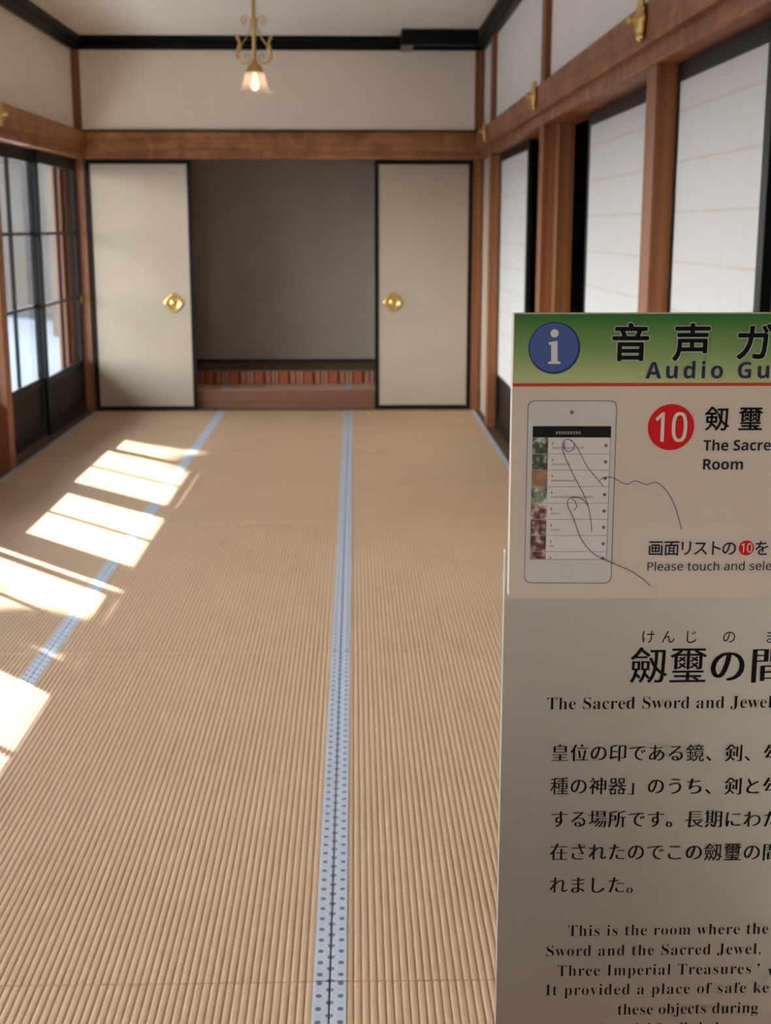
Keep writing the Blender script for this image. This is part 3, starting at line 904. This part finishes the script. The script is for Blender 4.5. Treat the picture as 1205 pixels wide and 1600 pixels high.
def disc_poly(px, py, rpx, Y, n=48):
    c = on(px, py, Y); s = (on(px + 50, py, Y) - on(px - 50, py, Y)).x / 100
    return [(c.x + rpx * s * math.cos(2 * PI * k / n), c.z + rpx * s * math.sin(2 * PI * k / n)) for k in range(n)]
def q4(pts, Y):
    return [(on(x, y, Y).x, on(x, y, Y).z) for x, y in pts]
def A(x, y): return (x / 2.8353 + 780, y / 2.8362 + 480)     # reading of the enlarged card
def Bp(x, y): return (x / 2.8353 + 780, y / 2.836 + 920)     # reading of the enlarged board, upper half
def Cp(x, y): return (x / 2.8353 + 780, y / 2.836 + 1380)    # reading of the enlarged board, lower half
def ribbon(bm, pts, w, y):
    P = [Vector((p[0], p[1])) for p in pts]
    L, R_ = [], []
    for i, p in enumerate(P):
        t = (P[min(i + 1, len(P) - 1)] - P[max(i - 1, 0)]).normalized()
        nn = Vector((-t.y, t.x)) * w / 2
        L.append(bm.verts.new((p.x + nn.x, y, p.y + nn.y))); R_.append(bm.verts.new((p.x - nn.x, y, p.y - nn.y)))
    for i in range(len(P) - 1): bm.faces.new((L[i], L[i + 1], R_[i + 1], R_[i]))
    return bm

def sans(s, bold=False):
    a, d = (0x1D5D4, 0x1D7EC) if bold else (0x1D5A0, 0x1D7E2)
    return ''.join(chr(a + ord(c) - 65) if 'A' <= c <= 'Z' else chr(a + 26 + ord(c) - 97) if 'a' <= c <= 'z' else chr(d + ord(c) - 48) if c.isdigit() else c for c in s)
def sans_bold(s): return sans(s, True)
def serif(s):
    return ''.join(chr(0x1D400 + ord(c) - 65) if 'A' <= c <= 'Z' else chr(0x1D41A + ord(c) - 97) if 'a' <= c <= 'z' else c for c in s)
def glyphs(s, offset=0.0, spacing=1.0):
    c = bpy.data.curves.new('t', 'FONT')
    c.body = s; c.size = 1.0; c.offset = offset; c.space_character = spacing; c.resolution_u = 4
    o = bpy.data.objects.new('t', c)
    COL.objects.link(o)
    dg = bpy.context.evaluated_depsgraph_get()
    dg.update()
    me = bpy.data.meshes.new_from_object(o.evaluated_get(dg))
    vs = [(v.co.x, v.co.y) for v in me.vertices]; fs = [tuple(p.vertices) for p in me.polygons]
    bpy.data.objects.remove(o); bpy.data.curves.remove(c); bpy.data.meshes.remove(me)
    return vs, fs
def ext(vs, i): return min(v[i] for v in vs), max(v[i] for v in vs)
CAPS = {}
def latin(s, x0, x1, base, cap, Y, fit=None, offset=0.0, copies=((0, 0),), use_serif=True, bm=None):
    """one printed line: starts at pixel column x0, its leading text FIT ends at column x1, cap height in pixels"""
    tr = {True: serif, False: sans, 'bold': sans_bold}[use_serif]
    wide = 1.0
    if use_serif not in CAPS:
        CAPS[use_serif] = ext(glyphs(tr('H'))[0], 1)[1]
    em = cap / CAPS[use_serif]
    f = tr(fit or s)
    w1 = ext(glyphs(f, 0, 1.0)[0], 0); w2 = ext(glyphs(f, 0, 1.5)[0], 0)
    want = (x1 - x0) / em / wide
    a1, a2 = w1[1] - w1[0], w2[1] - w2[0]
    sp = 1 + 0.5 * (want - a1) / (a2 - a1)
    if sp < 0.95:
        wide *= want / a1; sp = 1.0
    vs, fs = glyphs(tr(s), offset, max(0.85, sp))
    fx = 1.0
    o = on(x0, base, Y)
    sx_ = (on(x0 + 100, base, Y) - o).x / 100 * em * wide; sz_ = (on(x0, base - 30, Y) - o).z / 30 * em
    left = ext(vs, 0)[0]
    bm = bm or new()
    for j, (dx, dy) in enumerate(copies):
        V = [bm.verts.new((o.x + (v[0] - left + dx) * sx_, Y - 0.00002 * j, o.z + (v[1] + dy) * sz_)) for v in vs]
        for f_ in fs:
            try: bm.faces.new([V[i] for i in f_])
            except ValueError: pass
    return bm
DENSE = set('璽鏡劔剱器種')
def kana(s, cx0, pitch, cy, size, Y, mode='serif', bm=None):
    """characters one by one: first cell centred at column cx0, cells PITCH pixels apart, centred on row cy, SIZE pixels tall"""
    bm = bm or new()
    for i, ch in enumerate(s):
        if ch == ' ': continue
        if mode == 'serif':
            off = 0.0 if ch == '璽' else -0.004 if ch in DENSE else -0.0145
            cps = (-0.006, 0.004, 0.014) if ch in DENSE else (-0.026, -0.013, 0.0, 0.013, 0.026, 0.036)
            shifts = [(d, 0) for d in cps]
        elif mode == 'title':
            off = 0.0 if ch == '璽' else -0.004 if ch in DENSE else -0.012
            shifts = [(d, 0) for d in ((-0.008, 0.008) if ch == '璽' else (-0.014, 0.0, 0.014) if ch in DENSE else (-0.036, -0.024, -0.012, 0.0, 0.012, 0.024, 0.036))]
        elif mode == 'bold':
            off = 0.0; t = 0.022
            shifts = [(0, 0), (t, 0), (-t, 0), (0, t), (0, -t), (t * .7, t * .7), (-t * .7, t * .7), (t * .7, -t * .7), (-t * .7, -t * .7)]
        elif mode == 'outline':
            off = 0.0; t = 0.042
            shifts = [(t * math.cos(a * PI / 6), t * math.sin(a * PI / 6)) for a in range(12)]
        elif mode == 'medium':
            off = 0.0; shifts = [(0, 0), (0.014, 0), (-0.014, 0), (0, 0.012), (0, -0.012)]
        else:
            off = 0.0; shifts = [(0, 0)]
        vs, fs = glyphs(ch, off)
        cx = cx0 + i * pitch
        o = on(cx, cy, Y)
        sx_ = (on(cx + 50, cy, Y) - o).x / 50 * size; sz_ = (on(cx, cy - 30, Y) - o).z / 30 * size
        for j, (dx, dy) in enumerate(shifts):
            V = [bm.verts.new((o.x + (v[0] - 0.5 + dx) * sx_, Y - 0.00002 * j, o.z + (v[1] - 0.38 + dy) * sz_)) for v in vs]
            for f_ in fs:
                try: bm.faces.new([V[k] for k in f_])
                except ValueError: pass
    return bm

# --- metal board
board = thing('information_board', (0.265, 1.02, 0.0), 'grey metal information board on a stand with engraved black text about the room', 'sign')
tl = on(789.5, 870, YPAN)
zt_ = on(790, 860, YPAN).z
poly = [(tl.x, 0.50), (0.412, 0.50), (0.412, zt_), (tl.x, zt_)]
obj('plate', plate(new(), rounded(poly, 0.002, 3), YPAN, YPAN + 0.010), steel, board)
b = new(); box(b, 0.245, 0.285, YPAN + 0.0105, YPAN + 0.05, 0.012, 0.95)
obj('stand_post', b, steel, board)
b = new(); box(b, 0.13, 0.40, YPAN - 0.10, YPAN + 0.17, 0.001, 0.0125, bevel=0.003)
obj('stand_base', b, steel, board)
YT = YPAN - 0.0004
def line(name, bm, m, parent):
    return obj(name, bm, m, parent)
for ch, x in zip('けんじのま', (661, 750, 850, 1020, 1208)):
    line('reading_character', kana(ch, Bp(x, 0)[0], 20, Bp(0, 212)[1], 23, YT, 'plain'), ink, board)
for ch, x in zip('劔璽の間', (664, 838, 1014, 1196)):
    line('title_character', kana(ch, Bp(x, 0)[0], 62, Bp(0, 338)[1], 61, YT, 'title'), ink, board)
x0, yb = Bp(212, 535); x1, _ = Bp(1213, 0)
SER = ((0, 0),)
line('subtitle_text', latin('The Sacred Sword and Jewel', x0, x1, yb, 53 / 2.836, YT, None, -0.0095, ((0, 0),)), ink, board)
jl = [('皇位の印である鏡、剣、勾', 727, 270), ('種の神器」のうち、剣と勾', 874, 267), ('する場所です。長期にわた', 1020, 266), ('在されたのでこの劔璽の間', 1166, 264), ('れました。', 1312, 262)]
for s, cy, cx in jl:
    x, y = Bp(cx, cy)
    line('text_line', kana(s, x, 85.6 / 2.8353, y, 29.5, YT, 'serif'), ink, board)
el = [('This is the room where the', 305, 1195, 235), ('Sword and the Sacred Jewel,', 210, 1162, 325), ('Three Imperial Treasures', 258, 1118, 412),
      ('It provided a place of safe ke', 205, 1197, 498), ('these objects during', 525, 1148, 583), ('imperial family in h', 440, 990, 670)]
for s, xa, xb, yb in el:
    x0, y = Cp(xa, yb); x1, _ = Cp(xb, 0)
    bb = latin(s, x0, x1, y, 48 / 2.836, YT, None, -0.0095, SER)
    if s.startswith('Three'):
        c0 = on(*Cp(1150, 362), YT)
        V = [bb.verts.new((c0.x + dx * 0.001, YT, c0.z + dz * 0.001)) for dx, dz in ((-1.0, 0.9), (0, 1.5), (1.0, 0.8), (0.9, -0.8), (-0.6, -2.6), (-0.9, -2.4), (0.1, -0.8), (-0.8, 0.0))]
        bb.faces.new(V)
        wx, wy = Cp(1190, 412)
        latin('w', wx, wx + 40, wy, 48 / 2.836, YT, 'ww', -0.0095, SER, True, bb)
    line('text_line', bb, ink, board)

# --- printed card
card = thing('audio_guide_card', (0.27, YCARD + 0.006, 1.06), 'white printed audio guide card with green banner fixed over the metal board', 'sign')
c_tl, c_bl = on(803, 490, YCARD), on(795, 936, YCARD)
XC1 = 0.435
quad = [(c_bl.x, c_bl.z), (XC1, c_bl.z), (XC1, c_tl.z), (c_tl.x, c_tl.z)]
obj('card_body', plate(new(), rounded(quad, [0.003, 0.002, 0.002, 0.0015], 5), YCARD, YCARD + 0.012), card_white, card)
Y1, Y2, Y3, Y4, Y5, Y6 = (YCARD - k * 0.00025 for k in (1, 2, 3, 4, 5, 6))
red = on(800, 601, Y1)
b = new(); plate(b, [(c_tl.x + 0.0006, on(800, 598.5, Y1).z), (XC1 - 0.0005, on(800, 598.5, Y1).z), (XC1 - 0.0005, c_tl.z - 0.0004), (c_tl.x + 0.0008, c_tl.z - 0.0004)], Y1, YCARD)
obj('green_banner', b, banner_green, card)
b = new(); plate(b, [(c_tl.x + 0.0004, on(800, 604, Y1).z), (XC1 - 0.0005, on(800, 604, Y1).z), (XC1 - 0.0005, on(800, 599, Y1).z), (c_tl.x + 0.0006, on(800, 599, Y1).z)], Y2, YCARD)
obj('red_line', b, line_red, card)
ix, iy = A(245, 181)
ic = obj('info_icon', plate(new(), disc_poly(ix, iy, 40.5, Y2), Y2, Y1), icon_dark, card)
obj('icon_face', plate(new(), disc_poly(ix - 0.6, iy - 0.6, 38, Y3), Y3, Y2), icon_blue, ic)
b = new()
plate(b, disc_poly(*A(246, 116), 6.3, Y4), Y4, Y3)
plate(b, q4([A(*p) for p in ((220, 156), (259, 149), (259, 238), (273, 244), (273, 251), (217, 251), (217, 244), (231, 238), (231, 168), (220, 164))], Y4), Y4, Y3)
obj('icon_letter', b, white_ink, ic)
for ch, x in zip('音声ガイド', (583, 856, 1130, 1404, 1678)):
    px, py = A(x, 155)
    tch = obj('title_character', kana(ch, px, 60, py, 62, Y3, 'bold'), ink, card)
    tag(obj('character_outline', kana(ch, px, 60, py, 62, Y2, 'outline'), pale_ink, tch), 'pale outline')
x0, yb = A(648, 316); x1, _ = A(1196, 0)
BOLD = ((0, 0), (0.012, 0), (-0.012, 0), (0, 0.01), (0, -0.01))
obj('subtitle_text', latin('Audio Guide', x0, x1, yb, 25.5, Y4, 'Audio Gu', 0, ((0, 0),), 'bold'), navy, card)
bx_, by_ = A(762, 532)
bd = obj('number_badge', plate(new(), disc_poly(bx_, by_, 36.2, Y2), Y2, Y1), red_ink, card)
x0, yb = A(691, 596); x1, _ = A(829, 0)
obj('badge_number', latin('10', x0, x1, yb, 45.5, Y3, None, 0, ((0, 0), (0.012, 0), (-0.012, 0)), False), white_ink, bd)
for ch, x in zip('剱璽', (966, 1115)):
    px, py = A(x, 494)
    obj('room_name_character', kana(ch, px, 50, py, 40, Y2, 'medium'), ink, card)
x0, yb = A(904, 636); x1, _ = A(1203, 0)
obj('text_line', latin('The Sacred', x0, x1, yb, 16.6, Y2, 'The Sacre', 0, ((0, 0),), 'bold'), navy2, card)
x0, yb = A(903, 720); x1, _ = A(1080, 0)
obj('text_line', latin('Room', x0, x1, yb, 16.6, Y2, None, 0, ((0, 0),), 'bold'), navy2, card)
b = new()
for ch, x in zip('画面リストのを', (694, 765, 830, 893, 957, 1020, 1165)):
    px, py = A(x, 1067)
    kana(ch, px, 25, py, 25.5, Y2, 'medium', b)
obj('text_line', b, navy2, card)
px, py = A(1096, 1067)
bd2 = obj('number_badge', plate(new(), disc_poly(px, py, 11.8, Y2), Y2, Y1), red_ink, card)
x0, yb = A(1072, 1087); x1, _ = A(1120, 0)
obj('badge_number', latin('10', x0, x1, yb, 14.3, Y3, None, 0, ((0, 0), (0.01, 0)), False), white_ink, bd2)
x0, yb = A(657, 1168); x1, _ = A(1206, 0)
obj('text_line', latin('Please touch and select', x0, x1, yb, 13.3, Y2, 'Please touch and sele', 0, ((0, 0), (0.008, 0), (-0.008, 0)), False), navy2, card)
# phone picture
def Q(pts, Y): return q4([A(*p) for p in pts], Y)
ph = obj('phone_picture', plate(new(), rounded(Q([(111, 1223), (498, 1225), (524, 413), (127, 413)], Y1), 0.0062, 8), Y1, YCARD), phone_line, card)
obj('phone_face', plate(new(), rounded(Q([(114, 1219), (494, 1221), (520, 417), (131, 417)], Y2), 0.0060, 8), Y2, Y1), phone_grey, ph)
b = new(); plate(b, disc_poly(*A(323, 466), 3.2, Y3), Y3, Y2)
obj('phone_camera', b, small_grey, ph)
b = new()
ring = disc_poly(*A(303, 1170), 9.5, Y3)
ribbon(b, ring + [ring[0]], 0.0004, Y3)
obj('home_button', b, scr_shade, ph)
obj('phone_screen', plate(new(), Q([(136, 1120), (478, 1120), (498, 526), (149, 526)], Y3), Y3, Y2), scr_edge, ph)
def sl(y):  # left edge of the screen at row y
    return 150 - 13 * (y - 527) / 591
def sr(y):
    return 497 - 21 * (y - 527) / 591
obj('screen_header', plate(new(), Q([(sl(577), 577), (sr(577), 577), (sr(528), 528), (sl(528), 528)], Y4), Y4, Y3), scr_black, ph)
TH = [((0.01, 0.015, 0.01), (0.05, 0.08, 0.03), (0.45, 0.48, 0.45)), ((0.01, 0.014, 0.012), (0.04, 0.05, 0.04), (0.30, 0.30, 0.28)), ((0.20, 0.09, 0.045), (0.26, 0.12, 0.06), (0.30, 0.16, 0.09)),
      ((0.01, 0.015, 0.012), (0.16, 0.20, 0.14), (0.55, 0.56, 0.54)), ((0.03, 0.012, 0.01), (0.20, 0.08, 0.06), (0.55, 0.48, 0.44)), ((0.02, 0.01, 0.01), (0.14, 0.06, 0.05), (0.50, 0.46, 0.42)),
      ((0.03, 0.012, 0.01), (0.10, 0.03, 0.025), (0.40, 0.32, 0.28)), ((0.03, 0.01, 0.01), (0.16, 0.05, 0.04), (0.40, 0.28, 0.25))]
rowy = [577, 650, 722, 795, 868, 940, 1012, 1083, 1117]
bt, bd_, bs = new(), new(), new()
for k in range(8):
    ya, yb = rowy[k] + 1.5, rowy[k + 1] - 1.5
    obj('screen_row', plate(new(), Q([(sl(yb) + 70, yb), (sr(yb) - 3, yb), (sr(ya) - 3, ya), (sl(ya) + 70, ya)], Y4), Y4, Y3), scr_white, ph)
    obj('thumbnail', plate(new(), Q([(sl(yb), yb), (sl(yb) + 68, yb), (sl(ya) + 68, ya), (sl(ya), ya)], Y4), Y4, Y3), thumb_mat('thumbnail print', *TH[k]), ph)
    plate(bd_, disc_poly(*A(474 - 2.1 * k, min(613 + 72.6 * k, 1113)), 2.7, Y5, 20), Y5, Y4)
    yc = rowy[k] + 27
    plate(bt, Q([(sl(yc) + 88, yc + 5), (sl(yc) + 93, yc + 5), (sl(yc) + 93, yc - 5), (sl(yc) + 88, yc - 5)], Y5), Y5, Y4)
    ln = [145, 82, 102, 185, 40, 42, 18, 0][k]
    x = 0
    while x < ln:
        w = random.choice((4, 6, 7))
        yy = yc + 20
        for q in (0, 1):
            plate(bt, Q([(sl(yy) + 88 + x, yy + 3.4 - 5 * q), (sl(yy) + 88 + x + w, yy + 3.4 - 5 * q), (sl(yy) + 88 + x + w, yy + 1.2 - 5 * q), (sl(yy) + 88 + x, yy + 1.2 - 5 * q)], Y5), Y5, Y4)
        x += w + 3
x = 0
while x < 110:
    w = random.choice((7, 9, 10))
    for q in (0, 1):
        plate(bs, Q([(252 + x, 562 - 7 * q), (252 + x + w, 562 - 7 * q), (252 + x + w, 558 - 7 * q), (252 + x, 558 - 7 * q)], Y5), Y5, Y4)
    x += w + 4
obj('small_print', bt, small_grey, ph)
obj('row_dots', bd_, small_grey, ph)
obj('header_print', bs, scr_shade, ph)
# outline drawing of the pointing hand
hand = [
    [(283, 620), (281, 605), (287, 592), (300, 586), (315, 587), (327, 597), (334, 612), (328, 630), (312, 639), (297, 635), (290, 622), (287, 608), (294, 596)],
    [(281, 608), (284, 640), (300, 680), (330, 745), (362, 805), (386, 855), (397, 890), (406, 940), (411, 995)],
    [(315, 590), (330, 600), (352, 632), (390, 705), (430, 755), (463, 793)],
    [(445, 768), (458, 758), (480, 753), (505, 756), (528, 768), (550, 781), (572, 783), (590, 774), (608, 770), (630, 778), (655, 786), (675, 779), (697, 777), (722, 792), (750, 825), (775, 872), (794, 930), (808, 985)],
    [(396, 884), (380, 860), (362, 847), (340, 842), (318, 844), (305, 856), (304, 875), (314, 902), (330, 935), (343, 975), (358, 1015), (385, 1058), (425, 1097), (465, 1117), (520, 1142), (580, 1168), (630, 1200), (670, 1234)],
    [(322, 846), (336, 860), (346, 882), (331, 903)]]
b = new()
for i, ln in enumerate(hand):
    pts = Q(ln, Y6)
    if i < 5: pts = [tuple(p) for p in smooth_path(pts, 6)]
    ribbon(b, pts, 0.00062, Y6 - i * 0.00003)
obj('hand_drawing', b, pen_ink, card)
